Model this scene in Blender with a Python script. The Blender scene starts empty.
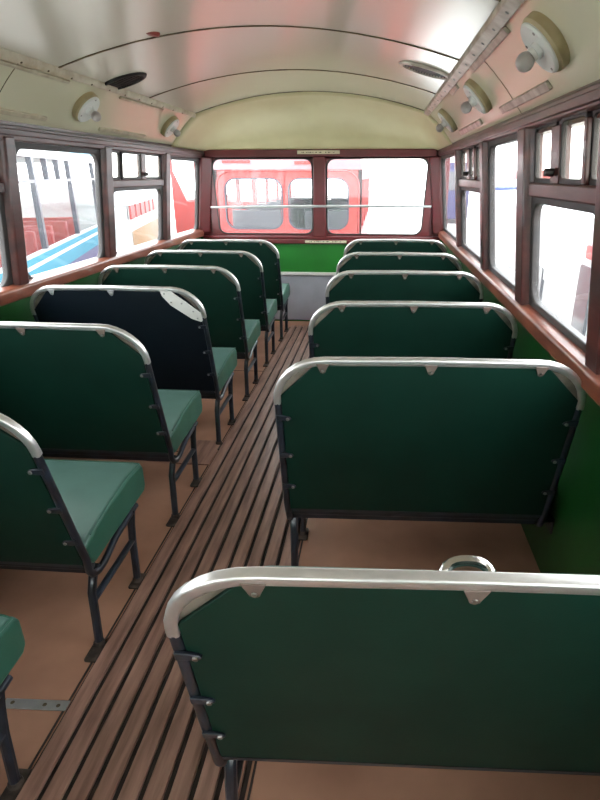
import bpy, bmesh, math, random
from mathutils import Vector, Matrix
random.seed(7)
sc = bpy.context.scene
COL = sc.collection
PI = math.pi

# ------------------------------------------------------------------ camera
cd = bpy.data.cameras.new('camera')
cam = bpy.data.objects.new('camera', cd); COL.objects.link(cam)
cd.sensor_fit = 'VERTICAL'; cd.sensor_height = 36.0
cd.lens = 560 / 800 * 36.0
cd.shift_x = -(331.1 - 300) / 800
cd.clip_start = 0.02; cd.clip_end = 500
p_, y_, r_ = 0.382, 0.080, -0.001
F = Vector((-math.sin(y_)*math.cos(p_), math.cos(y_)*math.cos(p_), -math.sin(p_)))
R = Vector((math.cos(y_), math.sin(y_), 0)); U = R.cross(F)
R2 = R*math.cos(r_) + U*math.sin(r_); U2 = U*math.cos(r_) - R*math.sin(r_)
M = Matrix((R2, U2, -F)).transposed().to_4x4(); M.translation = Vector((0.555, 0, 1.393))
cam.matrix_world = M
sc.camera = cam

# ------------------------------------------------------------------ world, exposure
w = bpy.data.worlds.new('overcast_sky'); sc.world = w; w.use_nodes = True
nt = w.node_tree; bg = nt.nodes['Background']
bg.inputs['Color'].default_value = (0.93, 0.97, 1.0, 1); bg.inputs['Strength'].default_value = 1.0
vs = sc.view_settings
vs.view_transform = 'Standard'; vs.look = 'None'; vs.gamma = 1.0; vs.use_curve_mapping = False
vs.exposure = 3.3
sc.cycles.use_denoising = True
sc.cycles.max_bounces = 10; sc.cycles.diffuse_bounces = 6; sc.cycles.transparent_max_bounces = 24
sc.cycles.sample_clamp_indirect = 6.0

# ------------------------------------------------------------------ materials
def lin(c):
    return tuple(((x/255)/12.92 if x/255 <= .04045 else ((x/255+.055)/1.055)**2.4) for x in c) + (1,)
def mat(name, rgb, rough=.5, metal=0, var=.0, vscale=8, rgb2=None, bump=0, bscale=60, coat=0, stretch=(1, 1, 1), spec=.5, detail=4, lo=.35, hi=.65):
    m = bpy.data.materials.new(name); m.use_nodes = True
    n = m.node_tree.nodes; l = m.node_tree.links; b = n['Principled BSDF']
    b.inputs['Roughness'].default_value = rough; b.inputs['Metallic'].default_value = metal
    b.inputs['Specular IOR Level'].default_value = spec
    b.inputs['Coat Weight'].default_value = coat; b.inputs['Coat Roughness'].default_value = .12
    tc = n.new('ShaderNodeTexCoord'); mp = n.new('ShaderNodeMapping'); mp.inputs['Scale'].default_value = stretch
    l.new(tc.outputs['Object'], mp.inputs['Vector'])
    c = lin(rgb)
    if rgb2 or var:
        c2 = lin(rgb2) if rgb2 else tuple(x*(1-var) for x in c[:3]) + (1,)
        nz = n.new('ShaderNodeTexNoise'); nz.inputs['Scale'].default_value = vscale; nz.inputs['Detail'].default_value = detail
        l.new(mp.outputs[0], nz.inputs['Vector'])
        cr = n.new('ShaderNodeValToRGB'); cr.color_ramp.elements[0].position = lo; cr.color_ramp.elements[1].position = hi
        cr.color_ramp.elements[0].color = c; cr.color_ramp.elements[1].color = c2
        l.new(nz.outputs['Fac'], cr.inputs['Fac']); l.new(cr.outputs['Color'], b.inputs['Base Color'])
        mr = n.new('ShaderNodeMapRange'); mr.inputs['To Min'].default_value = max(0, rough-.06); mr.inputs['To Max'].default_value = min(1, rough+.08) if detail else rough+.02
        l.new(nz.outputs['Fac'], mr.inputs['Value']); l.new(mr.outputs[0], b.inputs['Roughness'])
    else:
        b.inputs['Base Color'].default_value = c
    if bump:
        nb = n.new('ShaderNodeTexNoise'); nb.inputs['Scale'].default_value = bscale; nb.inputs['Detail'].default_value = 3
        l.new(mp.outputs[0], nb.inputs['Vector'])
        bp = n.new('ShaderNodeBump'); bp.inputs['Strength'].default_value = bump; bp.inputs['Distance'].default_value = .004
        l.new(nb.outputs['Fac'], bp.inputs['Height']); l.new(bp.outputs['Normal'], b.inputs['Normal'])
    return m
M_board = mat('green_board', (8, 44, 34), .55, var=.22, vscale=5, bump=.05, bscale=220, spec=.22)
M_navy = mat('dark_navy_board', (7, 18, 27), .55, var=.2, vscale=5, bump=.05, bscale=220, spec=.22)
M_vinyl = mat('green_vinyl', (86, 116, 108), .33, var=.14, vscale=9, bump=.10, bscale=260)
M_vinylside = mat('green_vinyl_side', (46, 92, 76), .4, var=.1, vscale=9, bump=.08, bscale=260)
M_alu = mat('polished_aluminium', (222, 219, 216), .34, .85, var=.22, vscale=14, bump=.06, bscale=40)
M_plate = mat('bare_alloy_plate', (196, 198, 198), .45, .5, var=.15, vscale=10)
M_infill = mat('worn_alloy_infill', (168, 156, 142), .5, .4, rgb2=(120, 112, 100), vscale=18)
M_tab = mat('brownish_alloy_tab', (140, 122, 112), .5, .4, rgb2=(112, 98, 90), vscale=18)
M_black = mat('black_painted_steel', (18, 21, 26), .32, 0, rgb2=(34, 42, 54), vscale=16, bump=.05, coat=.3)
M_screw = mat('worn_screw_steel', (170, 168, 165), .35, 1)
M_foot = mat('worn_foot_plate', (92, 80, 72), .55, .4, rgb2=(56, 46, 42), vscale=30)
M_wood = mat('red_brown_varnished_wood', (82, 39, 34), .34, rgb2=(54, 24, 22), vscale=6, stretch=(3, .6, 3), bump=.08, bscale=30, coat=.25)
M_sill = mat('orange_brown_varnished_sill', (140, 80, 60), .36, rgb2=(106, 56, 42), vscale=7, stretch=(3, .6, 3), bump=.08, bscale=30, coat=.2)
M_maroon = mat('maroon_painted_wood', (104, 27, 33), .36, rgb2=(88, 26, 24), vscale=5, bump=.05, coat=.2)
M_rubber = mat('dark_window_rubber', (28, 24, 24), .5, rgb2=(44, 36, 33), vscale=25)
M_ceil = mat('glossy_cream_ceiling_paint', (222, 216, 200), .24, rgb2=(214, 207, 188), vscale=1.3, detail=0, lo=.2, hi=.8, coat=.4)
M_cove = mat('cream_cove_paint', (232, 225, 200), .26, rgb2=(225, 216, 188), vscale=1.3, detail=0, lo=.2, hi=.8, coat=.3)
M_dome = mat('yellowed_cream_paint', (222, 212, 170), .42, rgb2=(212, 200, 156), vscale=2.5)
M_seam = mat('dark_joint_grime', (74, 60, 42), .7, rgb2=(110, 94, 66), vscale=12)
M_mould = mat('cream_moulding', (205, 194, 170), .4, rgb2=(176, 158, 132), vscale=12)
M_metalrail = mat('pitted_alloy_rail', (206, 196, 184), .38, .35, rgb2=(168, 152, 138), vscale=14)
M_lamp = mat('white_lamp_dish', (226, 226, 222), .4, var=.06)
M_lampring = mat('beige_lamp_ring', (188, 172, 136), .5, rgb2=(166, 148, 112), vscale=9)
M_bulb = mat('frosted_bulb', (172, 164, 160), .3, var=.05)
M_vent = mat('dark_vent_metal', (20, 18, 17), .5, .4)
M_grime = mat('red_plate', (142, 60, 54), .5)
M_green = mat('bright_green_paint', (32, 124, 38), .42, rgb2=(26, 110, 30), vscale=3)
M_greenshade = mat('shaded_green_side_lining', (18, 76, 26), .42, rgb2=(14, 62, 20), vscale=3)  # wall green darkened to put the shade of sill and seats into the colour
M_grey = mat('pale_grey_panel', (176, 176, 186), .45, rgb2=(160, 160, 170), vscale=4)
M_white = mat('off_white_paint', (222, 220, 214), .4, var=.06)
M_lino = mat('tan_floor_hardboard', (180, 134, 110), .48, rgb2=(158, 114, 92), vscale=3.2, bump=.06, bscale=90)
M_slat = mat('worn_wood_slat', (172, 132, 116), .36, rgb2=(118, 86, 74), vscale=9, stretch=(5, .5, 5), bump=.25, bscale=60, lo=.3, hi=.7)
M_groove = mat('dark_groove_grime', (44, 36, 33), .8, rgb2=(62, 50, 44), vscale=20)
M_strip = mat('dull_alloy_strip', (190, 188, 186), .4, .7, var=.15, vscale=20)
M_label = mat('cream_notice_plate', (206, 196, 170), .5)
def notice_mat():
    m = mat('cream_notice_print', (206, 196, 170), .5); n = m.node_tree.nodes; l = m.node_tree.links
    tc = n.new('ShaderNodeTexCoord'); sp = n.new('ShaderNodeSeparateXYZ'); l.new(tc.outputs['Object'], sp.inputs[0])
    mp = n.new('ShaderNodeMapping'); mp.inputs['Scale'].default_value = (1, 0, .25); l.new(tc.outputs['Object'], mp.inputs[0])
    nz = n.new('ShaderNodeTexNoise'); nz.inputs['Scale'].default_value = 130; nz.inputs['Detail'].default_value = 1; l.new(mp.outputs[0], nz.inputs['Vector'])
    t = n.new('ShaderNodeMath'); t.operation = 'GREATER_THAN'; t.inputs[1].default_value = .5; l.new(nz.outputs['Fac'], t.inputs[0])
    def band(sock, lo, hi):
        a = n.new('ShaderNodeMath'); a.operation = 'GREATER_THAN'; a.inputs[1].default_value = lo; l.new(sock, a.inputs[0])
        b = n.new('ShaderNodeMath'); b.operation = 'LESS_THAN'; b.inputs[1].default_value = hi; l.new(sock, b.inputs[0])
        c = n.new('ShaderNodeMath'); c.operation = 'MULTIPLY'; l.new(a.outputs[0], c.inputs[0]); l.new(b.outputs[0], c.inputs[1]); return c.outputs[0]
    x = band(sp.outputs['X'], -.16, .16); z = band(sp.outputs['Z'], .009, .018)
    m1 = n.new('ShaderNodeMath'); m1.operation = 'MULTIPLY'; l.new(x, m1.inputs[0]); l.new(z, m1.inputs[1])
    m2 = n.new('ShaderNodeMath'); m2.operation = 'MULTIPLY'; l.new(m1.outputs[0], m2.inputs[0]); l.new(t.outputs[0], m2.inputs[1])
    mx = n.new('ShaderNodeMix'); mx.data_type = 'RGBA'; mx.inputs['A'].default_value = lin((206, 196, 170)); mx.inputs['B'].default_value = lin((96, 84, 66))
    l.new(m2.outputs[0], mx.inputs['Factor']); l.new(mx.outputs['Result'], n['Principled BSDF'].inputs['Base Color'])
    return m
M_notice = notice_mat()
M_ink = mat('faded_dark_lettering', (92, 80, 66), .6)
M_chrome = mat('dull_chrome', (196, 194, 190), .2, 1)
# outside: vehicle paints darkened to offset the exposure set for the interior
M_red = mat('red_bus_paint', (146, 46, 44), .4, var=.08, vscale=2)
M_bwhite = mat('white_bus_paint', (176, 178, 178), .35, var=.03, vscale=2)
M_pinkband = mat('cream_bus_band', (136, 106, 110), .35)
M_blue = mat('sky_blue_bus_paint', (30, 112, 134), .5, var=.05, vscale=2, spec=.15)
M_lilac = mat('lilac_grey_bus_paint', (76, 76, 104), .6, spec=.1)
M_slate = mat('slate_grey_pillar', (50, 52, 64), .4)
M_busseat = mat('grey_bus_seats', (84, 84, 92), .6)
M_yellow = mat('yellow_bus_paint', (128, 96, 40), .4, rgb2=(130, 116, 90), vscale=3)
M_ground = mat('pale_bounce_ground', (186, 184, 180), .8, var=.1, vscale=.6)  # ground made pale to bounce more light into the saloon
M_darkglass = mat('dark_tinted_glass', (62, 64, 70), .08, 0, spec=.8)
M_navyblue = mat('blue_van_paint', (38, 56, 104), .35)

def glass(name, tint=(1, 1, 1), refl=.35, haze=.0):
    m = bpy.data.materials.new(name); m.use_nodes = True
    n = m.node_tree.nodes; l = m.node_tree.links; n.clear()
    o = n.new('ShaderNodeOutputMaterial'); mx = n.new('ShaderNodeMixShader')
    t = n.new('ShaderNodeBsdfTransparent'); g = n.new('ShaderNodeBsdfGlossy'); f = n.new('ShaderNodeLayerWeight')
    p = n.new('ShaderNodeMath'); p.operation = 'POWER'; p.inputs[1].default_value = 5
    k = n.new('ShaderNodeMath'); k.operation = 'MULTIPLY_ADD'; k.inputs[1].default_value = refl; k.inputs[2].default_value = .02
    t.inputs['Color'].default_value = tint + (1,); g.inputs['Roughness'].default_value = .02
    l.new(f.outputs['Facing'], p.inputs[0]); l.new(p.outputs[0], k.inputs[0]); l.new(k.outputs[0], mx.inputs[0])
    tr = n.new('ShaderNodeBsdfTranslucent'); tr.inputs['Color'].default_value = (.95, .95, .93, 1); m2 = n.new('ShaderNodeMixShader')
    m2.inputs[0].default_value = haze                     # even translucent veil imitating glare on the panes
    l.new(t.outputs[0], m2.inputs[1]); l.new(tr.outputs[0], m2.inputs[2])
    l.new(m2.outputs[0], mx.inputs[1]); l.new(g.outputs[0], mx.inputs[2]); l.new(mx.outputs[0], o.inputs[0])
    return m
M_glass = glass('window_glass', (.96, .97, .97), haze=.010)
M_glass2 = glass('sliding_pane_glass', (.90, .89, .84), haze=.015)

# ------------------------------------------------------------------ mesh helpers
class MB:
    def __init__(s): s.v = []; s.f = []; s.m = []; s.mi = 0; s.smooth = []
    def add(s, vs, fs, smooth=False):
        b = len(s.v); s.v += [tuple(v) for v in vs]
        for f in fs: s.f.append([b+i for i in f]); s.m.append(s.mi); s.smooth.append(smooth)
    def box(s, x0, x1, y0, y1, z0, z1, fn=None):
        vs = [(x, y, z) for z in (z0, z1) for y in (y0, y1) for x in (x0, x1)]
        if fn: vs = [fn(*v) for v in vs]
        s.add(vs, [(0, 2, 3, 1), (4, 5, 7, 6), (0, 1, 5, 4), (2, 6, 7, 3), (0, 4, 6, 2), (1, 3, 7, 5)])
    def loops(s, rings, closed_ring=True, closed=False, caps=True, smooth=False):
        k = len(rings[0]); vs = [p for r in rings for p in r]; fs = []
        n = len(rings)
        for i in range(n if closed else n-1):
            for j in range(k if closed_ring else k-1):
                a = i*k+j; b = i*k+(j+1) % k; c = ((i+1) % n)*k+(j+1) % k; d = ((i+1) % n)*k+j
                fs.append((a, b, c, d))
        s.add(vs, fs, smooth)
        if caps and not closed:
            s.add(rings[0], [tuple(range(k))[::-1]]); s.add(rings[-1], [tuple(range(k))])
    def sweep(s, path, section, ref, closed=False, smooth=True):
        """section: list of (a,b); a along the side vector, b along ref-ish"""
        P = [Vector(p) for p in path]; ref = Vector(ref); rings = []
        n = len(P)
        for i, p in enumerate(P):
            if closed: t = (P[(i+1) % n]-P[i-1])
            else: t = (P[min(i+1, n-1)]-P[max(i-1, 0)])
            t.normalize(); b = (ref-t*ref.dot(t)).normalized(); a = t.cross(b)
            rings.append([p+a*u+b*v for u, v in section])
        s.loops(rings, True, closed, True, smooth)
    def tube(s, path, r, ref=(1, 0, 0), k=10, closed=False):
        s.sweep(path, [(r*math.cos(2*PI*i/k), r*math.sin(2*PI*i/k)) for i in range(k)], ref, closed)
    def prism(s, poly, d0, d1, fn, hole=None):
        n = len(poly)
        a = [fn(u, v, d0) for u, v in poly]; b = [fn(u, v, d1) for u, v in poly]
        s.add(a, [tuple(range(n))]); s.add(b, [tuple(range(n))[::-1]])
        s.loops([a, b], True, False, False)
    def ring(s, outer, inner, d0, d1, fn):
        n = len(outer)
        A = [fn(u, v, d0) for u, v in outer]; B = [fn(u, v, d1) for u, v in outer]
        Cc = [fn(u, v, d0) for u, v in inner]; D = [fn(u, v, d1) for u, v in inner]
        s.loops([Cc, A, B, D], True, True, False)
    def lathe(s, prof, c, axis, k=24, smooth=True, sx=1, sy=1, up=(0, 1, 0)):
        c = Vector(c); ax = Vector(axis).normalized(); up = Vector(up)
        b = (up-ax*up.dot(ax)).normalized(); a = b.cross(ax)
        rings = [[c+ax*h+a*(r*sx*math.cos(2*PI*i/k))+b*(r*sy*math.sin(2*PI*i/k)) for i in range(k)] for r, h in prof]
        s.loops(rings, True, False, True, smooth)
    def build(s, name, mats, parent=None, bevel=0, seg=2, angle=35):
        me = bpy.data.meshes.new(name); me.from_pydata(s.v, [], s.f)
        if not isinstance(mats, (list, tuple)): mats = [mats]
        for m in mats: me.materials.append(m)
        for p, mi, sm in zip(me.polygons, s.m, s.smooth): p.material_index = mi; p.use_smooth = sm
        bm = bmesh.new(); bm.from_mesh(me)
        bmesh.ops.remove_doubles(bm, verts=bm.verts, dist=1e-5)
        bmesh.ops.recalc_face_normals(bm, faces=bm.faces)
        for f in bm.faces: f.smooth = f.smooth or bevel > 0
        for e in bm.edges:
            if len(e.link_faces) == 2 and e.calc_face_angle(0) > math.radians(angle): e.smooth = False
        bm.to_mesh(me); bm.free(); me.update()
        o = bpy.data.objects.new(name, me); COL.objects.link(o)
        if parent: o.parent = parent
        if bevel:
            b = o.modifiers.new('bevel', 'BEVEL'); b.width = bevel; b.segments = seg; b.limit_method = 'ANGLE'; b.angle_limit = math.radians(40)
            b.harden_normals = False
        return o
def rrect(a0, a1, b0, b1, r, k=6):
    pts = []
    for (cx, cy, s) in ((a1-r, b1-r, 0), (a0+r, b1-r, 1), (a0+r, b0+r, 2), (a1-r, b0+r, 3)):
        for i in range(k+1):
            t = (s+i/k)*PI/2; pts.append((cx+r*math.cos(t), cy+r*math.sin(t)))
    return pts
def empty(name, loc=(0, 0, 0), rz=0):
    o = bpy.data.objects.new(name, None); COL.objects.link(o); o.location = loc; o.rotation_euler = (0, 0, rz); o.empty_display_size = .05
    return o
def tag(o, label, cat, group=None):
    o['label'] = label; o['category'] = cat
    if group: o['group'] = group
    return o
def struct(o): o['kind'] = 'structure'; return o

# ------------------------------------------------------------------ shell of the saloon
YB, YF = -1.75, 5.60
def wx(z): return 1.205-(z/.867)*.025 if z < .867 else 1.18-(z-.867)*.104
def side(s): return lambda y, z, o: (s*(wx(z)+o), y, z)

# floor
b = MB(); b.box(-1.26, 1.26, YB-.05, YF+.05, -.06, 0)
floor = struct(b.build('floor', M_lino))
b = MB(); b.box(-.275, .275, YB, 5.35, .0005, .003); g = b.build('groove_bed', M_groove, floor)
b = MB()
for i in range(9):
    x = -.27+i*.0603
    b.box(x+.004, x+.0505, YB, 5.36, .003, .016)
b.build('slatted_walkway', M_slat, floor, bevel=.0035)
b = MB()
for y in (-.35, 1.075, 2.64, 4.0):
    b.box(-1.19, -.285, y, y+.006, .0002, .0016); b.box(.285, 1.19, y, y+.006, .0002, .0016)
b.box(-.287, -.281, YB, 5.35, .0002, .0018); b.box(.281, .287, YB, 5.35, .0002, .0018)
b.build('panel_joint', M_groove, floor)
b = MB(); b.box(-.47, -.28, 2.5, 2.78, .0015, .008); b.box(-.62, -.50, 2.52, 2.72, .0015, .006)
b.build('floor_hatch', M_slat, floor, bevel=.002)

# low side walls and rails
n_trim = [0]
def trim(b, m, bevel=.006):
    n_trim[0] += 1
    return struct(b.build('trim_%d' % n_trim[0], m, bevel=bevel))
POSTS = {1: [(-1.35, -1.23), (-.40, -.28), (.53, .65), (1.43, 1.55), (2.28, 2.42), (3.18, 3.29), (4.26, 4.36)],
         -1: [(-1.35, -1.23), (-.45, -.33), (.53, .64), (1.52, 1.63), (2.55, 2.65), (3.52, 3.635), (4.55, 4.67)]}
for s, nm in ((-1, 'left'), (1, 'right')):
    f = side(s)
    b = MB(); prof = [(0.0, 0), (.4, 0), (.86, 0)]
    b.loops([[f(y, -.02, 0), f(y, .4, 0), f(y, .86, 0), f(y, .86, .05), f(y, .4, .05), f(y, -.02, .05)] for y in (YB, YF+.04)])
    wall = struct(b.build('wall_'+nm, M_greenshade))
    # window belt above the roof line: outer skin above the header
    b = MB(); b.loops([[f(y, 1.53, .005), f(y, 1.62, .005), f(y, 1.62, .05), f(y, 1.53, .05)] for y in (YB, YF+.04)])
    b.build('header_board', M_wood, wall)
    b = MB()
    b.loops([[f(y, .84, -.05), f(y, .90, -.05), f(y, .915, .0), f(y, .915, .045), f(y, .84, .045)] for y in (YB, YF-.04)])
    trim(b, M_sill, .01)
    hb = 1.549 if s > 0 else 1.537
    b = MB(); b.loops([[f(y, hb, -.03), f(y, 1.60, -.034), f(y, 1.60, .02), f(y, hb, .02)] for y in (YB, YF-.03)])
    b.loops([[f(y, 1.557, -.040), f(y, 1.585, -.042), f(y, 1.585, -.03), f(y, 1.557, -.03)] for y in (YB, YF-.03)])
    trim(b, M_wood, .006)
    for y0, y1 in POSTS[s]:
        b = MB(); zs = [.90, 1.2, 1.552]
        b.loops([[f(y0, z, .03), f(y0, z, -.012), f(y0+.014, z, -.037), f(y1-.014, z, -.037), f(y1, z, -.012), f(y1, z, .03)] for z in zs])
        trim(b, M_wood, .006)
    b = MB()   # corner pillar
    b.loops([[f(YF-.10, z, .03), f(YF-.10, z, -.03), f(YF-.02, z, -.10), f(YF+.03, z, -.10), f(YF+.03, z, .03)] for z in (.88, 1.2, 1.545)])
    trim(b, M_maroon, .006)

nwin = [0]
def window(s, y0, y1, slider):
    f = side(s); nwin[0] += 1
    root = struct(empty('window_%d' % nwin[0], f((y0+y1)/2, .915, .02)))
    inv = root.location.copy()
    g = lambda y, z, o: tuple(Vector(f(y, z, o))-inv)
    zt = 1.548 if s > 0 else 1.53; zb = .915 if s > 0 else .892
    r = .065
    if slider:
        b = MB(); b.loops([[g(y, 1.318, -.022), g(y, 1.366, -.022), g(y, 1.366, .03), g(y, 1.318, .03)] for y in (y0, y1)])
        b.build('transom_bar', M_wood, root, bevel=.006)
        zt2 = 1.318
        W = y1-y0
        cuts = [(0, .08), (.11, .40), (.50, .80), (.88, 1.0)] if s > 0 and W < .8 else ([(0, .17), (.215, .52), (.64, .97)])
        if s > 0:
            cuts = [(.0, .17), (.24, .5), (.66, .97)] if W < .8 else [(.02, .3), (.36, .5), (.64, .97)]
        b = MB()
        out = rrect(y0, y1, 1.368, zt, .004); ia = y0; 
        for i, (c0, c1) in enumerate(cuts):
            a0 = y0+c0*W; a1 = y0+c1*W
            fr = MB(); o0, o1 = (-.012, .004) if i % 2 else (-.002, .014)
            fr.ring(rrect(a0-.018, a1+.018, 1.366, zt+.004, .006), rrect(a0-.004, a1+.004, 1.382, zt-.006, .016), o0, o1, g)
            sf = fr.build('sash', M_rubber, root, bevel=.002)
            gl = MB(); gl.prism(rrect(a0-.006, a1+.006, 1.380, zt-.006, .012), (o0+o1)/2-.002, (o0+o1)/2+.002, g)
            gl.build('sliding_pane', M_glass2, sf)
        # uprights between the sashes
        for i in range(len(cuts)-1):
            a0 = y0+cuts[i][1]*W; a1 = y0+cuts[i+1][0]*W
            if a1-a0 > .05:
                up = MB(); up.loops([[g(a0+.012, z, -.016), g(a1-.012, z, -.016), g(a1-.012, z, .02), g(a0+.012, z, .02)] for z in (1.366, 1.535)])
                up.build('upright', M_wood, root, bevel=.004)
        ct = MB(); am = y0+(cuts[1][1]+cuts[2][0])/2*W
        ct.lathe([(.0, .03), (.012, .028), (.013, 0)], g(am, 1.40, -.018), (-s, 0, 0), 10)
        ct.build('catch', M_rubber, root)
        lo = zt2
    else:
        lo = zt
    b = MB()
    b.ring(rrect(y0-.004, y1+.004, zb-.02, lo+.004, .004), rrect(y0+.026, y1-.026, zb+.022, lo-.022, r), -.008, .022, g)
    b.build('window_frame', M_rubber, root, bevel=.005)
    b = MB(); b.prism(rrect(y0+.015, y1-.015, zb+.01, lo-.01, r), .006, .010, g)
    b.build('window_glass', M_glass, root)
for s in (-1, 1):
    P = POSTS[s]
    for i in range(len(P)):
        y0 = P[i][1]; y1 = P[i+1][0] if i+1 < len(P) else YF-.10
        window(s, y0, y1, (i % 2 == 1) if s > 0 else (i % 2 == 1))

# front bulkhead
f = lambda x, z, o: (x, YF+o, z)
b = MB()
b.box(-1.24, 1.24, YF, YF+.05, -.02, .84)
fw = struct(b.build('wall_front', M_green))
b = MB(); b.box(-1.19, 1.19, YF-.012, YF, .015, .475); b.build('lower_panel', M_grey, fw, bevel=.004)
b = MB(); b.box(-1.185, 1.185, YF-.03, YF, .470, .500); b.build('ledge_strip', M_white, fw, bevel=.004)
b = MB(); b.lathe([(.0, .004), (.012, .003), (.014, 0)], (.02, YF-.012, .42), (0, -1, 0), 14); b.build('lock_disc', M_vent, fw)
b = MB(); b.box(-1.17, 1.17, YF+.0, YF+.05, 1.535, 1.66); b.build('header_board', M_maroon, fw)
b = MB(); b.box(-1.15, 1.15, YF-.05, YF+.045, .775, .815); b.box(-1.15, 1.15, YF-.03, YF+.045, .815, .845); trim(b, M_maroon, .008)
b = MB(); b.box(-1.10, 1.10, YF-.03, YF+.03, 1.548, 1.612); trim(b, M_maroon, .006)
for x0, x1 in ((-1.2, -1.03), (1.0, 1.2)):
    b = MB(); b.box(x0, x1, YF+.026, YF+.05, .84, 1.56); trim(b, M_maroon, .003)
# centre pillar
b = MB(); b.loops([[f(-.055+d, z, -.03), f(.055-d, z, -.03), f(.065-d, z, .03), f(-.065+d, z, .03)] for z, d in ((.84, -.004), (1.2, 0), (1.55, 0))]); trim(b, M_maroon, .006)
for x0, x1 in ((-1.03, -.055), (.055, 1.015)):
    nwin[0] += 1
    root = struct(empty('window_%d' % nwin[0], ((x0+x1)/2, YF, .84)))
    c = root.location.copy(); outer = -1 if x0 < 0 else 1
    def g(x, z, o):
        t = (1.55-z)/.7                       # the outer edge leans in towards the sill
        k = (x-x0)/(x1-x0) if outer > 0 else (x1-x)/(x1-x0)
        return (x-outer*t*k*.035-c.x, o, z-c.z)
    b = MB(); b.ring(rrect(x0-.06, x1+.06, .825, 1.572, .004), rrect(x0+.012, x1-.012, .862, 1.536, .07), .0, .025, g)
    b.build('window_frame', M_maroon, root, bevel=.004)
    b = MB(); b.ring(rrect(x0+.008, x1-.008, .858, 1.540, .07), rrect(x0+.02, x1-.02, .87, 1.528, .07), -.006, .004, g)
    b.build('rubber_seal', M_rubber, root, bevel=.002)
    b = MB(); b.prism(rrect(x0+.008, x1-.008, .858, 1.54, .07), .008, .012, g); b.build('window_glass', M_glass, root)
# back bulkhead behind the camera
b = MB(); b.box(-1.24, 1.24, YB-.05, YB, -.02, .9); b.box(-1.24, 1.24, YB-.05, YB, 1.55, 1.99)
b.box(-1.24, -.6, YB-.05, YB, .9, 1.55); b.box(.6, 1.24, YB-.05, YB, .9, 1.55)
struct(b.build('wall_back', M_green))
nwin[0] += 1
root = struct(empty('window_%d' % nwin[0], (0, YB, .9)))
b = MB(); b.ring(rrect(-.6, .6, 0, .65, .004), rrect(-.56, .56, .04, .61, .08), -.04, 0, lambda x, z, o: (x, o, z)); b.build('window_frame', M_maroon, root)
b = MB(); b.prism(rrect(-.57, .57, .03, .62, .08), -.025, -.02, lambda x, z, o: (x, o, z)); b.build('window_glass', M_glass, root)

# ceiling: arched centre, coved sides, front dome
def cprof():
    pts = []
    for i in range(9):            # cove left
        t = i/8; x = -1.125+.225*t; z = 1.595+.245*t+.016*math.sin(PI*t)
        pts.append((x, z))
    for i in range(1, 24):
        t = i/24; x = -.9+1.8*t; pts.append((x, 1.84+.145*(1-(x/.9)**2)))
    return pts+[(-x, z) for x, z in pts[:9]][::-1]
CP = cprof()
def arch_z(x): return 1.84+.145*(1-(x/.9)**2)
ys = [YB-.03, 0, 2, 4.8]
b = MB(); rings = []
for y in ys: rings.append([(x, y, z) for x, z in CP]+[(x*1.02, y, z+.05) for x, z in CP][::-1])
n = len(CP)
for i in range(len(rings)-1):
    for j in range(len(rings[0])):
        pass
b.loops(rings, True, False, True, True)
ceiling = struct(b.build('ceiling', M_ceil, angle=14))
me = ceiling.data; me.materials.append(M_cove)
for p in me.polygons:
    if abs(p.center.x) > .895: p.material_index = 1
b = MB(); rings = []
for i in range(13):
    t = i/12*PI/2; k = math.cos(t)
    ring = [(x*(1-.02*(1-k)), 4.8+.80*math.sin(t), 1.605+(z-1.605)*k) for x, z in CP]
    rings.append(ring)
V = rings; b.loops(V, False, False, False, True)
dome = b.build('front_dome', M_dome, ceiling)
so = dome.modifiers.new('thick', 'SOLIDIFY'); so.thickness = .03; so.offset = 0
# make sure the dome shell is thickened away from the saloon, then seams
for y, wd in ((-.95, .012), (.05, .012), (1.05, .012), (1.9, .010), (2.78, .012), (3.85, .010), (4.8, .009)):
    b = MB()
    xs = [-.9+1.8*i/40 for i in range(41)]
    b.loops([[(x, y-wd/2, arch_z(x)-.0035+random.uniform(-.001, .001)), (x, y+wd/2+random.uniform(-.002, .003), arch_z(x)-.0035), (x, y+wd/2, arch_z(x)+.004), (x, y-wd/2, arch_z(x)+.004)] for x in xs])
    b.build('joint_strip', M_seam, ceiling)
def covept(s, t, o=0):
    x = 1.125-.225*t; z = 1.595+.245*t+.016*math.sin(PI*t)
    nx, nz = .245, .225; L = math.hypot(nx, nz)
    return Vector((s*(x-o*nx/L), 0, z-o*nz/L))
b = MB()
for s in (-1, 1):
    for y in (.4, 2.52):
        b.loops([[covept(s, t/10, -.002)+Vector((0, y, 0)), covept(s, t/10, .0015)+Vector((0, y, 0)), covept(s, t/10, .0015)+Vector((0, y+.004, 0)), covept(s, t/10, -.002)+Vector((0, y+.004, 0))] for t in range(11)])
b.build('cove_joint', M_seam, ceiling)
# long mouldings between the cove and the arch
for s in (-1, 1):
    b = MB(); w0 = .010 if s < 0 else .022
    b.loops([[(s*(.9-w0), y, 1.846), (s*(.9+w0), y, 1.825), (s*(.9+w0-.004), y, 1.808), (s*(.9-w0+.002), y, 1.826)] for y in (YB, 4.82)])
    o = trim(b, M_mould if s < 0 else M_metalrail, .004)
    b = MB()
    y = -1.5
    while y < 4.7:
        b.lathe([(0, .004), (.005, .003), (.006, 0)], (s*.9, y, 1.8165), (-s*.45, 0, -.9), 8); y += .2
    b.build('rivets', M_screw if s > 0 else M_seam, o)
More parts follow.
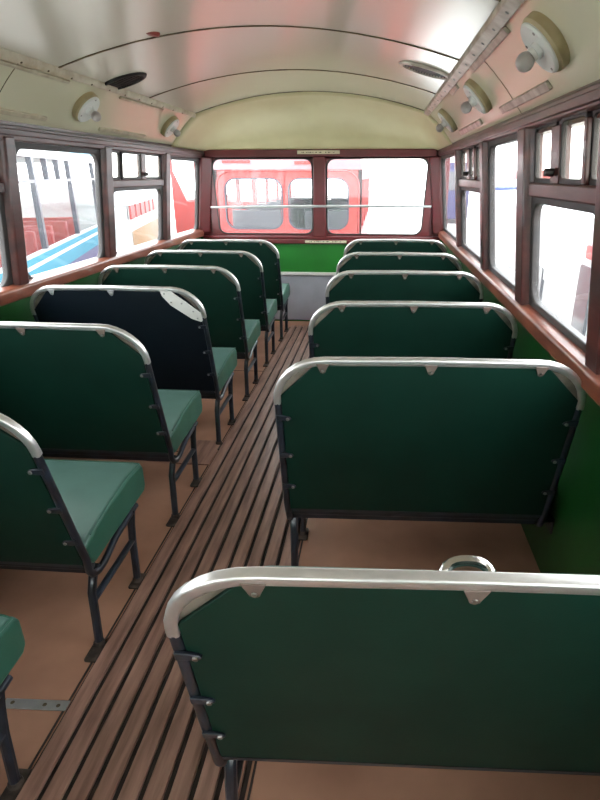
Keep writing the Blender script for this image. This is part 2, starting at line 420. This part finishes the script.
# short cover strips on the coves
def cover(s, t, y0, y1, wd=.02, m=M_mould):
    a = covept(s, t-wd/.33/2, 0); c = covept(s, t+wd/.33/2, 0); a2 = covept(s, t-wd/.33/2, .012); c2 = covept(s, t+wd/.33/2, .012)
    b = MB(); b.loops([[p+Vector((0, y, 0)) for p in (a, c, c2, a2)] for y in (y0, y1)])
    return trim(b, m, .003)
for (t, y0, y1) in ((.84, 1.9, 2.93), (.2, 1.9, 2.93), (.84, 3.5, 4.18), (.18, 3.5, 4.19)): cover(-1, t, y0, y1)
for (t, y0, y1) in ((.84, 2.05, 2.76), (.84, 3.24, 3.48), (.21, 2.03, 2.76), (.2, 3.3, 4.1), (.84, .6, 1.5)): cover(1, t, y0, y1, .028, M_metalrail)

# ------------------------------------------------------------------ things on the ceiling
def cove_lamp(s, y, label):
    root = empty('ceiling_lamp', covept(s, .52)+Vector((0, y, 0))); root.scale = (.92, .92, .92)
    tag(root, label, 'lamp', 'round lamps along the coved sides')
    ax = Vector((-s*.735, 0, -.678))
    b = MB(); b.lathe([(.088, -.006), (.092, .0), (.092, .028), (.086, .036), (.078, .036), (.078, .026)], (0, 0, 0), ax, 36); b.build('backing_ring', M_lampring, root)
    b = MB(); b.lathe([(.085, .026), (.085, .040), (.079, .046), (.060, .045), (.040, .041), (.026, .043), (.024, .057), (0.0, .057)], (0, 0, 0), ax, 36); d = b.build('lamp_dish', M_lamp, root)
    for i in range(3):
        a = 2*PI*i/3+.4; up = Vector((0, 1, 0)); si = up.cross(ax)
        b = MB(); b.lathe([(0, .004), (.005, .003), (.005, 0)], ax*.045+up*(.07*math.cos(a))+si*(.07*math.sin(a)), ax, 8); b.build('screw', M_screw, d)
    b = MB(); b.lathe([(.020, .056), (.020, .068), (.016, .070)], (0, 0, 0), ax, 16); b.build('socket', M_white, root)
    pr = [(.012, .066)]+[(.028*math.sin(t*PI/10+.05), .090-.028*math.cos(t*PI/10+.05)) for t in range(2, 10)]+[(0.0, .118)]
    b = MB(); b.lathe(pr, (0, 0, 0), ax, 20); b.build('bulb', M_bulb, root)
cove_lamp(-1, 3.2, 'round cream and white lamp on the left cove, nearer of the two seen there')
cove_lamp(-1, 4.48, 'round cream and white lamp on the left cove, farther one near the front dome')
cove_lamp(1, 1.82, 'large looking round lamp with bulb on the right cove nearest the camera')
cove_lamp(1, 2.95, 'round lamp with bulb, middle of the three on the right cove')
cove_lamp(1, 4.17, 'round lamp, farthest on the right cove beside the front dome')
def vent(x, y, label, rim):
    z = arch_z(x); sl = -.145*2*x/.81
    nrm = Vector((sl, 0, -1)).normalized()
    root = empty('ceiling_vent', (x, y, z)); tag(root, label, 'vent', 'round vents in the ceiling')
    b = MB(); b.lathe([(.13, -.004), (.138, .004), (.132, .012), (.118, .013), (.110, .006), (.108, .002)], (0, 0, 0), nrm, 40, sy=.74); b.build('vent_rim', rim, root)
    b = MB(); b.lathe([(.118, -.001), (.112, .003), (0, .003)], (0, 0, 0), nrm, 40, sy=.74); b.build('vent_backing', M_vent, root)
    b = MB(); si = Vector((0, 1, 0)).cross(nrm)
    for i in range(-7, 8):
        u = i*.0145; L = .74*math.sqrt(max(0, .108**2-u*u))
        c = si*u+nrm*.005
        b.sweep([c-Vector((0, L, 0)), c+Vector((0, L, 0))], [(-.003, -.003), (.003, -.003), (.003, .003), (-.003, .003)], nrm, smooth=False)
    b.build('grille_bars', M_vent, root)
vent(-.83, 3.32, 'dark round ceiling vent on the left, beside the cream moulding', M_vent)
vent(.77, 3.22, 'round ceiling vent with bright rim and dark slots on the right side', M_metalrail)
b = MB(); zz = arch_z(-.43); b.lathe([(0.0, .006), (.028, .005), (.034, 0), (.034, -.01)], (-.43, 2.73, zz), (-.14, 0, -1), 20, sx=1)
o = b.build('ceiling_plate', M_grime); tag(o, 'small dull red round plate on the ceiling right of the dark vent', 'plate')

# ------------------------------------------------------------------ grab bar and notices on the front
root = empty('grab_bar', (0, YF-.05, 1.12)); tag(root, 'long pale metal grab bar across the two front windows', 'bar')
b = MB(); b.tube([(-1.045, 0, -.012), (-.5, 0, -.006), (0, 0, 0), (.5, 0, .002), (1.045, 0, .0)], .011, (0, 0, 1)); b.build('rail', M_plate, root)
for x in (-1.05, 0, 1.05):
    b = MB(); b.lathe([(.022, 0), (.022, .006), (.013, .010), (.013, .05)], (x, .02 if x == 0 else .03, 0), (0, -1, 0), 14); b.build('bracket', M_infill, root)
def notice(x0, x1, z0, z1, y, label, rows):
    w_ = (x1-x0)/2; h = z1-z0
    b = MB(); b.box(-w_, w_, -.006, 0, 0, h); o = b.build('notice_plate', M_notice, bevel=.0015); o.location = ((x0+x1)/2, y, z0)
    tag(o, label, 'notice')
notice(-.20, .19, 1.572, 1.602, YF-.031, 'narrow cream notice strip above the centre pillar of the front', 1)
notice(-.14, .26, .785, .808, YF-.051, 'narrow cream notice strip on the ledge below the centre pillar', 1)
root = empty('floor_strip', (-.36, 1.08, .0)); tag(root, 'short silver metal strip screwed to the tan floor beside the slats', 'strip')
b = MB(); b.box(-.105, .082, -.016, .016, .0005, .0045); st = b.build('strip_plate', M_strip, root, bevel=.0012); st.rotation_euler = (0, 0, .03)
for x in (-.08, 0.015, .055):
    b = MB(); b.lathe([(0, .0016), (.005, .0012), (.006, 0)], (x, 0, .0045), (0, 0, 1), 10); b.build('screw', M_seam, root)

# ------------------------------------------------------------------ seats
W = .890
ZT = .897
SL = .2845
def back(x, z, n, s): return (s*x, .125-SL*(z-.30)+n, z)        # a point on the leaning back; n is towards the front
def corner_path(rx=.14, rz=.128):
    pts = []
    for i in range(9):
        t = i/8*PI/2; pts.append((.015+rx*(1-math.cos(t)), ZT-.013-rz*(1-math.sin(t))))
    return pts
def build_seat(name, s, navy=False, plate=False, handle=False, bright=False):
    r = empty(name)
    board = M_navy if navy else M_board
    # polished top capping
    left = [(.015, .745)]+corner_path(); path2 = left+[(.29, ZT-.012), (W/2, ZT-.010), (W-.29, ZT-.012)]+[(W-x, z) for x, z in left[::-1]]
    dn = Vector((0, -SL, 1)).normalized(); ref = Vector((0, 1, SL)).normalized()
    sec = [(.0105*a, .0105*b) for a, b in ((-1, -.55), (-.9, -.8), (-.55, -1), (.55, -1), (.9, -.8), (1, -.55), (1, .55), (.9, .8), (.55, 1), (-.55, 1), (-.9, .8), (-1, .55))]
    b = MB(); b.sweep([back(x, z, .008, s) for x, z in path2], sec, ref); top = b.build('top_rail', M_alu, r, angle=50)
    # side tubes: down from the capping, round the bend and forward as the seat rail
    for k in (0, 1):
        X = .016 if k == 0 else W-.016
        pts = [back(X, .747, .008, s), back(X, .6, .008, s), back(X, .45, .008, s), back(X, .34, .010, s)]
        yb = .128
        bend = [(yb+.004, .292), (yb+.02, .268), (yb+.05, .256), (yb+.09, .257)]
        pts += [(s*(X+(.004 if k == 0 else -.004)), y, z) for y, z in bend]
        pts += [(s*(X+(.014 if k == 0 else -.014)), .33, .272), (s*(X+(.014 if k == 0 else -.014)), .50, .289)]
        b = MB(); b.tube(pts, .0112, (1, 0, 0), 12); b.build('side_tube', M_black, r)
    # board
    zb = .318; zt = ZT-.020; c = .104; x0 = .027; x1 = W-.027
    poly = [(x0, zb), (x1, zb), (x1, zt-c), (x1-c, zt), (x0+c, zt), (x0, zt-c)]
    b = MB(); b.prism(poly, 0, .010, lambda x, z, n: back(x, z, n, s)); b.build('back_panel', board, r, bevel=.0025)
    b = MB(); b.prism([(x0+.004, zb-.008), (x1-.004, zb-.008), (x1-.004, zb+.004), (x0+.004, zb+.004)], -.0015, .016, lambda x, z, n: back(x, z, n, s)); b.build('bottom_edging', M_black, r)
    # corner infill plates between board and capping
    for k in (0, 1):
        mir = (lambda x: x) if k == 0 else (lambda x: W-x)
        arc = [(x+.006, z-.006) for x, z in corner_path()]
        tri = [(mir(x), z) for x, z in [(.02, .755)]+arc+[(x0+c+.03, zt+.006), (x0+c+.02, zt-.02), (x0+.02, zt-c-.02), (.03, zt-c-.03)]]
        b = MB(); b.prism(tri, .011, .015, lambda x, z, n: back(x, z, n, s)); b.build('corner_infill', M_infill, r)
        if plate and k == 0:
            pl = [(mir(x), zt+.004-d) for x, d in ((.205, 0), (.15, .004), (.085, .058), (.026, .108), (.022, .150), (.03, .158), (.075, .142), (.165, .075), (.198, .03))]
            b = MB(); b.prism(pl, -.005, -.001, lambda x, z, n: back(x, z, n, s)); cp = b.build('corner_plate', M_white, r, bevel=.001); cp['label'] = 'white metal corner plate'
            for (x, z) in ((.185, zt-.012), (.045, zt-.135), (.11, zt-.06), (.16, zt-.055), (.06, zt-.10)):
                b = MB(); b.lathe([(0, .003), (.004, .002), (.0045, 0)], back(mir(x), z, -.005, s), (0, -1, -SL), 8); b.build('screw', M_screw, cp)
    # triangular tabs under the capping
    for X in (.15, W/2, W-.15):
        if plate and X == .15: continue
        z1 = ZT-.018
        tab = [(X-.018, z1), (X+.018, z1), (X+.010, z1-.018), (X+.007, z1-.026), (X, z1-.030), (X-.007, z1-.026), (X-.010, z1-.018)]
        b = MB(); b.prism(tab, -.005, -.0005, lambda x, z, n: back(x, z, n, s)); tb = b.build('bracket_tab', M_plate if navy else M_tab, r, bevel=.001)
        b = MB(); b.lathe([(0, .003), (.004, .002), (.0045, 0)], back(X, z1-.021, -.005, s), (0, -1, -SL), 8); b.build('screw', M_screw, tb)
    # clips on the side tubes
    for k in (0, 1):
        mir = (lambda x: x) if k == 0 else (lambda x: W-x)
        for z in (.695, .555, .425):
            cl = [(mir(x), zz) for x, zz in ((.010, z-.008), (.032, z-.008), (.048, z-.006), (.053, z), (.048, z+.006), (.032, z+.010), (.010, z+.012))]
            b = MB(); b.prism(cl, -.008, -.0005, lambda x, zz, n: back(x, zz, n, s)); co = b.build('clip', M_black, r, bevel=.0015)
            b = MB(); b.lathe([(0, .004), (.005, .003), (.0055, 0)], back(mir(.043), z, -.008, s), (0, -1, -SL), 8); b.build('screw', M_screw, co)
    # upholstery
    b = MB(); poly = [(.045, .40), (W-.045, .40), (W-.045, zt-c-.01), (W-.045-c, zt-.012), (.045+c, zt-.012), (.045, zt-c-.01)]
    b.prism(poly, .012, .062, lambda x, z, n: back(x, z, n, s)); b.build('back_cushion', M_vinyl, r, bevel=.022, seg=4)
    b = MB()
    xa, xb = .008, W-.012
    ring = [(.155, .300), (.545, .318), (.562, .340), (.560, .415), (.542, .436), (.43, .441), (.30, .428), (.15, .402), (.11, .385), (.125, .33)]
    b.loops([[(s*x, y, z) for y, z in ring] for x in (xa, xb)])
    sc_ = b.build('seat_cushion', M_vinyl, r, bevel=.014, seg=4)
    sc_.modifiers['bevel'].angle_limit = math.radians(20)
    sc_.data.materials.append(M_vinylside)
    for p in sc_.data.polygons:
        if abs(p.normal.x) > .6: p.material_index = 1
    # piping round the cushion top edge
    b = MB(); b.tube([(s*(xa+.004), y, z+.001) for y, z in ((.16, .402), (.30, .427), (.43, .440), (.535, .435))]+[(s*xx, .544, .433) for xx in (xa+.03, W/2, xb-.03)], .0035, (0, 0, 1), 6)
    b.build('piping', M_vinylside, sc_)
    b = MB(); b.box(.03, W-.03, .14, .52, .286, .304, lambda x, y, z: (s*x, y, z+(y-.15)*.03)); b.build('seat_base', M_black, r, bevel=.003)
    for Y in (.17, .47):
        b = MB(); b.box(.03, W-.03, Y-.015, Y+.015, .262+(Y-.15)*.04, .288+(Y-.15)*.04, lambda x, y, z: (s*x, y, z)); b.build('cross_bar', M_black, r)
    # legs
    b = MB(); b.box(W-.035, W+.034, .16, .50, .268, .280, lambda x, y, z: (s*x, y, z)); b.box(W+.026, W+.034, .16, .50, .22, .268, lambda x, y, z: (s*x, y, z)); b.build('wall_bracket', M_black, r, bevel=.002)
    for X, near in ((.034, True),):
        lr = MB(); lr.tube([(s*(X-.004), .195, .266), (s*(X-.002), .165, .246), (s*X, .146, .20), (s*X, .140, .10), (s*X, .133, .012)], .0135, (1, 0, 0), 10); lg = lr.build('leg', M_black, r)
        fp = MB(); fp.prism(rrect(-.024, .024, -.032, .05, .008), .0, .007, lambda x, y, z: (s*(X-.004)+x, .115+y-.02, z+.0005))
        fp.lathe([(.019, .0), (.017, .012), (.0145, .016)], (s*X, .133, .006), (0, 0, 1), 12)
        fo = fp.build('foot_plate', M_foot, lg, bevel=.0015)
        lf = MB(); lf.tube([(s*(X-.004), .462, .292), (s*X, .455, .24), (s*X, .445, .17), (s*X, .436, .012)], .0135, (1, 0, 0), 10); lg2 = lf.build('leg', M_black, r)
        fp = MB(); fp.prism(rrect(-.024, .024, -.032, .05, .008), .0, .007, lambda x, y, z: (s*(X-.004)+x, .435+y-.01, z+.0005))
        fp.lathe([(.019, .0), (.017, .012), (.0145, .016)], (s*X, .437, .006), (0, 0, 1), 12)
        fp.build('foot_plate', M_foot, lg2, bevel=.0015)
        b = MB(); b.tube([(s*X, .139, .168), (s*X, .30, .172), (s*X, .444, .176)], .0115, (1, 0, 0), 10); b.build('brace', M_black, r)
    if handle:
        b = MB(); b.tube([(s*(W/2+.037*math.cos(PI*i/14)), .026-.03*(1-math.sin(PI*i/14))**2, ZT-.060+.036*math.sin(PI*i/14)**.6) for i in range(15)], .008, (0, 0, 1), 10)
        h = b.build('grab_handle', M_chrome, r); h['label'] = 'pale metal grab handle'
    return r
def children(o): return [x for x in COL.objects if x.parent == o]
def dup(o, parent=None):
    c = o.copy(); COL.objects.link(c); c.parent = parent
    for ch in KIDS.get(o.name, []): dup(ch, c)
    return c
KIDS = {}
def index():
    KIDS.clear()
    for x in list(COL.objects):
        if x.parent: KIDS.setdefault(x.parent.name, []).append(x)
XR, XL = .266, -.257
GR, GL = 'green double seats in the right row', 'green double seats in the left row'
rl = ['green double seat nearest the camera, pale handle behind its top rail',
      'green double seat second from the camera on the right, whole back panel in view',
      'green double seat third from the camera on the right side',
      'green double seat fourth from the camera on the right side',
      'green double seat fifth from the camera on the right side',
      'green double seat farthest forward on the right, below the front windows']
ll = {1: 'green double seat at the lower left edge, only cushion corner and leg showing',
      2: 'green double seat second from the camera on the left, big cushion beside the slats',
      3: 'green double seat third on the left, directly behind the dark navy backed one',
      4: 'dark navy backed double seat on the left with a white corner plate',
      5: 'green double seat directly in front of the navy backed one on the left',
      6: 'green double seat second from the front on the left side',
      7: 'green double seat foremost on the left, beside the pale grey front panel'}
# x and y shift, then stretch across and upwards: the seats are worn and no two sit quite alike
OFR = {1: (-.014, -.012, 1, 1.012), 2: (-.006, .02, 1.016, 1.032), 3: (0, -.02, 1, 1.018), 4: (0, -.04, 1, 1.014), 5: (0, -.04, 1, 1.004), 6: (0, 0, 1, 1)}
OFL = {1: (0, -.03, 1, 1), 2: (0, 0, 1, 1.004), 3: (0, 0, 1, 1.012), 4: (0, 0, 1, 1.01), 5: (0, 0, 1, 1), 6: (0, 0, 1, 1), 7: (0, 0, 1, 1)}
r1 = build_seat('bus_seat', 1, handle=True)
r2 = build_seat('bus_seat', 1); l1 = build_seat('bus_seat', -1); l4 = build_seat('bus_seat', -1, navy=True, plate=True)
index()
def put(o, x, y, off, rz, label, g):
    o.location = (x+off[0], y+off[1], 0); o.scale = (off[2], 1, off[3]); o.rotation_euler = (0, 0, rz); tag(o, label, 'seat', g)
for i in range(1, 7):
    o = r1 if i == 1 else (r2 if i == 2 else dup(r2))
    put(o, XR, .638+.850*(i-1), OFR[i], (.035, .03, .02, .008, 0, 0)[i-1], rl[i-1], GR)
for i in range(1, 8):
    o = l4 if i == 4 else (l1 if i == 1 else dup(l1))
    put(o, XL, .453+.719*(i-1), OFL[i], 0, ll[i], GL)

# ------------------------------------------------------------------ outside
GZ = -2.6
b = MB(); b.box(-90, 90, -60, 160, GZ-.1, GZ); struct(b.build('ground', M_ground))
def wheelset(root, xs, ys):
    for x, sgn in xs:
        for y in ys:
            b = MB(); b.lathe([(0, 0), (.28, .0), (.48, .02), (.5, .06), (.5, .22), (.46, .26), (0, .26)], (x, y, GZ+.5), (sgn, 0, 0), 24); b.build('wheel', M_vent, root)
# red double decker standing across the front
root = empty('double_decker_bus', (-.83, 9.0, GZ)); tag(root, 'red double-decker bus end with two windows, outside the front windows', 'bus')
hw = 1.13; H = 1.88-GZ; D = 7.0
def end_face(y0, y1, name):
    b = MB()
    arch = [(-hw, 0), (hw, 0)]
    z0 = .52-GZ
    b.box(-hw, hw, y0, y1, .35, z0)
    zt0, zt1 = 1.37-GZ, 1.47-GZ
    b.box(-hw, hw, y0, y1, zt0, zt1)
    for x0, x1 in ((-hw, -.96), (-.10, .02), (.93, hw)): b.box(x0, x1, y0, y1, z0, zt0)
    b.build(name, M_red, root)
end_face(0, .08, 'rear_panel'); end_face(D-.08, D, 'far_panel')
for x0, x1 in ((-.98, -.06), (-.0, .95)):
    b = MB(); b.ring(rrect(x0-.02, x1+.02, .50-GZ, 1.39-GZ, .01), rrect(x0+.02, x1-.02, .62-GZ, 1.345-GZ, .17), -.012, .05, lambda x, z, o: (x, o, z)); fr = b.build('window_surround', M_red, root)
    b = MB(); b.ring(rrect(x0+.01, x1-.01, .61-GZ, 1.355-GZ, .17), rrect(x0+.03, x1-.03, .63-GZ, 1.335-GZ, .16), -.03, -.01, lambda x, z, o: (x, o, z)); b.build('window_bead', M_slate, fr)
    b = MB(); b.prism(rrect(x0+.03, x1-.03, .63-GZ, 1.335-GZ, .16), .01, .014, lambda x, z, o: (x, o, z)); b.build('window_pane', M_glass, fr)
b = MB()  # red raised arch line round the end
pts = [(-hw+.04, .4-GZ), (-hw+.04, 1.2-GZ)]+[(-hw+.04+.22*(1-math.cos(t*PI/12)), 1.23-GZ+.22*math.sin(t*PI/12)) for t in range(1, 7)]
pts = pts+[(-x, z) for x, z in pts[::-1]]
b.tube([(x, -.02, z) for x, z in pts], .012, (0, 1, 0), 8); b.build('arch_bead', M_red, root)
for sx in (-1, 1):
    b = MB(); x0, x1 = sorted((sx*hw, sx*(hw-.06)))
    b.box(x0, x1, .0, D, .35, .56-GZ); b.box(x0, x1, .0, D, 1.33-GZ, 1.47-GZ)
    for k in range(6): yy = .0+k*1.38; b.box(x0, x1, yy, yy+.1, .56-GZ, 1.33-GZ)
    b.build('side_panel', M_red, root)
b = MB()
b.loops([[(-hw, y, 1.46-GZ), (-hw+.02, y, 1.60-GZ), (-hw+.15, y, 1.74-GZ), (-.5, y, 1.82-GZ), (.5, y, 1.82-GZ), (hw-.15, y, 1.74-GZ), (hw-.02, y, 1.60-GZ), (hw, y, 1.46-GZ)] for y in (0, D)])
b.build('roof', M_pinkband, root)
b = MB(); b.box(-.98, -.55, -.015, .005, 1.56-GZ, 1.60-GZ); b.box(.12, .45, -.015, .005, 1.54-GZ, 1.585-GZ); b.build('red_band', M_red, root)
b = MB(); b.box(-hw+.06, hw-.06, .1, D-.1, .2-GZ, .3-GZ); b.build('deck', M_busseat, root)
for k in range(6):
    b = MB(); y = .5+k*1.05
    for x0, x1 in ((-1.0, -.2), (.2, 1.0)): b.box(x0, x1, y, y+.1, .3-GZ, .86-GZ)
    b.box(-1.0, 1.0, y+.0, y+.02, .88-GZ, .90-GZ)
    b.build('seat_row', M_busseat, root, bevel=.02)
wheelset(root, ((-hw+.26, -1), (hw-.26, 1)), (1.4, 5.6))

def long_bus(name, loc, deg, label, L, width, zr, zw0, zw1, pill, mats, stripes=(), hollow=True, dirn=1, transom=None, nL=None):
    """vehicle whose near side runs along local +y from 0; local x from 0 (near side) to -width*dirn"""
    root = empty(name, (loc[0], loc[1], GZ), math.radians(deg)); tag(root, label, 'bus')
    z = lambda q: q-GZ
    for near in (0, 1):
        b = MB(); xo = -near*(width-.06)*dirn; x0, x1 = sorted((xo, xo-.06*dirn))
        b.box(x0, x1, 0, L, .35, z(zw0)); b.box(x0, x1, 0, L, z(zw1), z(zr))
        b.build('side_panel', mats['body'], root)
        b = MB()
        for k in pill: b.box(x0-.005, x1+.005, k, k+.10, z(zw0), z(zw1))
        if transom: b.box(x0-.003, x1+.003, 0, L, z(transom), z(transom+.04))
        b.build('pillar_row', mats['pillar'], root)
        b = MB(); b.box((x0+x1)/2-.003, (x0+x1)/2+.003, 0, L, z(zw0), z(zw1)); b.build('window_band', mats.get('glass', M_glass), root)
        for (m, a, c) in stripes:
            b = MB(); xs = (x1, x1+.012) if (near == 0) == (dirn > 0) else (x0-.012, x0)
            b.box(xs[0], xs[1], 0, L, z(a), z(c)); b.build('side_stripe', m, root)
    for y in (0, L-.06):
        b = MB(); x0, x1 = sorted((-.06*dirn, -(width-.06)*dirn)); b.box(x0, x1, y, y+.06, .35, z(zw0)); b.box(x0, x1, y, y+.06, z(zw1), z(zr)); b.build('end_panel', mats['body'], root)
        b = MB(); b.box(x0, x1, y+.02, y+.03, z(zw0), z(zw1)); b.build('end_window', mats.get('glass', M_glass), root)
    x0, x1 = sorted((0, -width*dirn)); xm = (x0+x1)/2
    b = MB(); b.loops([[(x0, y, z(zr)), (x0+.05, y, z(zr)+.07), (x0+.3, y, z(zr)+.15), (xm, y, z(zr)+.19), (x1-.3, y, z(zr)+.15), (x1-.05, y, z(zr)+.07), (x1, y, z(zr))] for y in (0, L)])
    b.build('roof', mats['roof'], root)
    wheelset(root, ((-.27*dirn, 1 if dirn > 0 else -1), (-(width-.27)*dirn, -1 if dirn > 0 else 1)), (L*.2, L*.8))
    return root
# blue coach seen through the plain window on the left
cb = long_bus('double_decker_bus', (-3.81+.282*1.5, 7-.96*1.5), 16.4, 'blue and white double-decker bus with grey pillars, through the plain left window', 6.75, 2.4, 1.74, .45, 1.62,
         (-.0, 2.15, 4.35, 6.55), dict(body=M_bwhite, pillar=M_slate, roof=M_blue), ((M_blue, .10, .29), (M_bwhite, .29, .34), (M_blue, .34, .42), (M_lilac, -.7, .10)), transom=1.30)
for k in (.6, 1.2, 2.9, 3.6):
    b = MB(); b.box(-.07, .005, k, k+.05, 1.34-GZ, 1.62-GZ); b.build('vent_divider', M_slate, cb)
b = MB(); b.box(-2.2, -.2, .1, 6.6, -.3-GZ, -.2-GZ); b.build('deck', M_busseat, cb)
for k in range(6):
    b = MB(); b.box(-2.2, -.2, .4+k*1.0, .5+k*1.0, -.2-GZ, .66-GZ); b.build('seat_row', M_red, cb, bevel=.02)
# red windowed coach farther along on the left
rb = long_bus('coach', (-4.77-.2334*.65, 12+.972*.65), 13.5, 'white coach with a row of red panels, through the front left sliding window', 6.5, 2.4, .95, .47, .77,
         (), dict(body=M_bwhite, pillar=M_red, roof=M_bwhite, glass=M_bwhite), ((M_yellow, -.75, .22),))
for k in range(6):
    b = MB(); b.box(-.02, .02, .08+k*.74, .08+k*.74+.46, .48-GZ, .77-GZ); b.build('red_panel', M_red, rb)
# red bus farther off behind, seen past the front left corner
root = empty('double_decker_bus', (-4.2, 17, GZ)); tag(root, 'red double-decker bus seen through the narrow front left corner window', 'bus')
b = MB(); b.box(-1.25, 1.25, 0, .1, .35, .68-GZ); b.box(-1.25, 1.25, 0, .1, 1.85-GZ, 2.0-GZ); b.box(.0-.55, .0-.40, 0, .1, .68-GZ, 1.85-GZ); b.box(1.1, 1.25, 0, .1, .68-GZ, 1.85-GZ); b.box(-1.25, -1.2, 0, .1, .68-GZ, 1.85-GZ)
b.prism([(-1.2, .68-GZ), (-.85, .68-GZ), (-1.2, 1.5-GZ)], 0, .1, lambda x, z, o: (x, o, z)); b.build('front_panel', M_red, root)
b = MB(); b.box(-1.25, 1.25, .05, .06, .68-GZ, 1.85-GZ); b.build('windscreen', M_glass, root)
b = MB(); b.box(-1.25, 1.25, .1, 8, 1.85-GZ, 2.0-GZ); b.build('roof', M_bwhite, root, bevel=.05)
b = MB(); b.box(-1.25, -1.15, .1, 8, .35, .68-GZ); b.box(1.15, 1.25, .1, 8, .35, .68-GZ); b.build('side_panel', M_red, root)
wheelset(root, ((-1.0, -1), (1.0, 1)), (1.8, 6.4))
# white coach on the right
wb = long_bus('coach', (3.2, 2.0), 0, 'big white coach filling the lower part of the right hand windows', 15, 2.5, .82, -.75, -.15, (), dict(body=M_bwhite, pillar=M_bwhite, roof=M_bwhite, glass=M_bwhite), (), dirn=-1)
for y0, y1, z0, z1 in ((5.15, 5.6, -.9, .33), (7.25, 7.95, -.75, .02), (8.6, 12.6, -1.0, -.32), (2.2, 4.6, -1, .2)):
    b = MB(); b.prism(rrect(y0, y1, z0-GZ, z1-GZ, .06), -.02, .03, lambda y, z, o: (o, y, z)); b.build('window_pane', M_darkglass, wb)
b = MB(); b.prism(rrect(5.2, 5.45, .42-GZ, .58-GZ, .03), -.03, .02, lambda y, z, o: (o, y, z)); b.build('red_lamp', M_red, wb)
# vehicles far off on the right
def far_box(name, x0, x1, y0, y1, z1, m, m2, label, cat):
    root = empty(name, ((x0+x1)/2, y0, GZ)); tag(root, label, cat); w2 = (x1-x0)/2; H = z1-GZ; L = y1-y0
    b = MB(); b.box(-w2, w2, 0, L, .4, H); b.build('body', m, root, bevel=.12, seg=3)
    b = MB(); b.box(-w2*.86, w2*.86, -.03, .02, H*.55, H*.85); b.build('windscreen', M_darkglass if m2 is None else m2, root)
    b = MB()
    for k in range(5): b.box(-w2-.02, -w2+.02, .5+k*L/5.4, .5+k*L/5.4+L/7, H*.55, H*.85)
    b.build('side_window', M_darkglass if m2 is None else m2, root)
    wheelset(root, ((-w2+.25, -1), (w2-.25, 1)), (L*.2, L*.8))
far_box('van', 9.0, 11.4, 46, 51, .55, M_navyblue, None, 'blue van far off, through the plain right hand window', 'van')
far_box('double_decker_bus', 11.8, 14.4, 46, 55, 1.7, M_red, M_bwhite, 'red bus far off beside the blue van, through the plain right hand window', 'bus')
far_box('lorry', 6.3, 8.3, 52, 60, 2.4, M_lilac, None, 'pale grey lorry far off behind the blue van on the right', 'lorry')
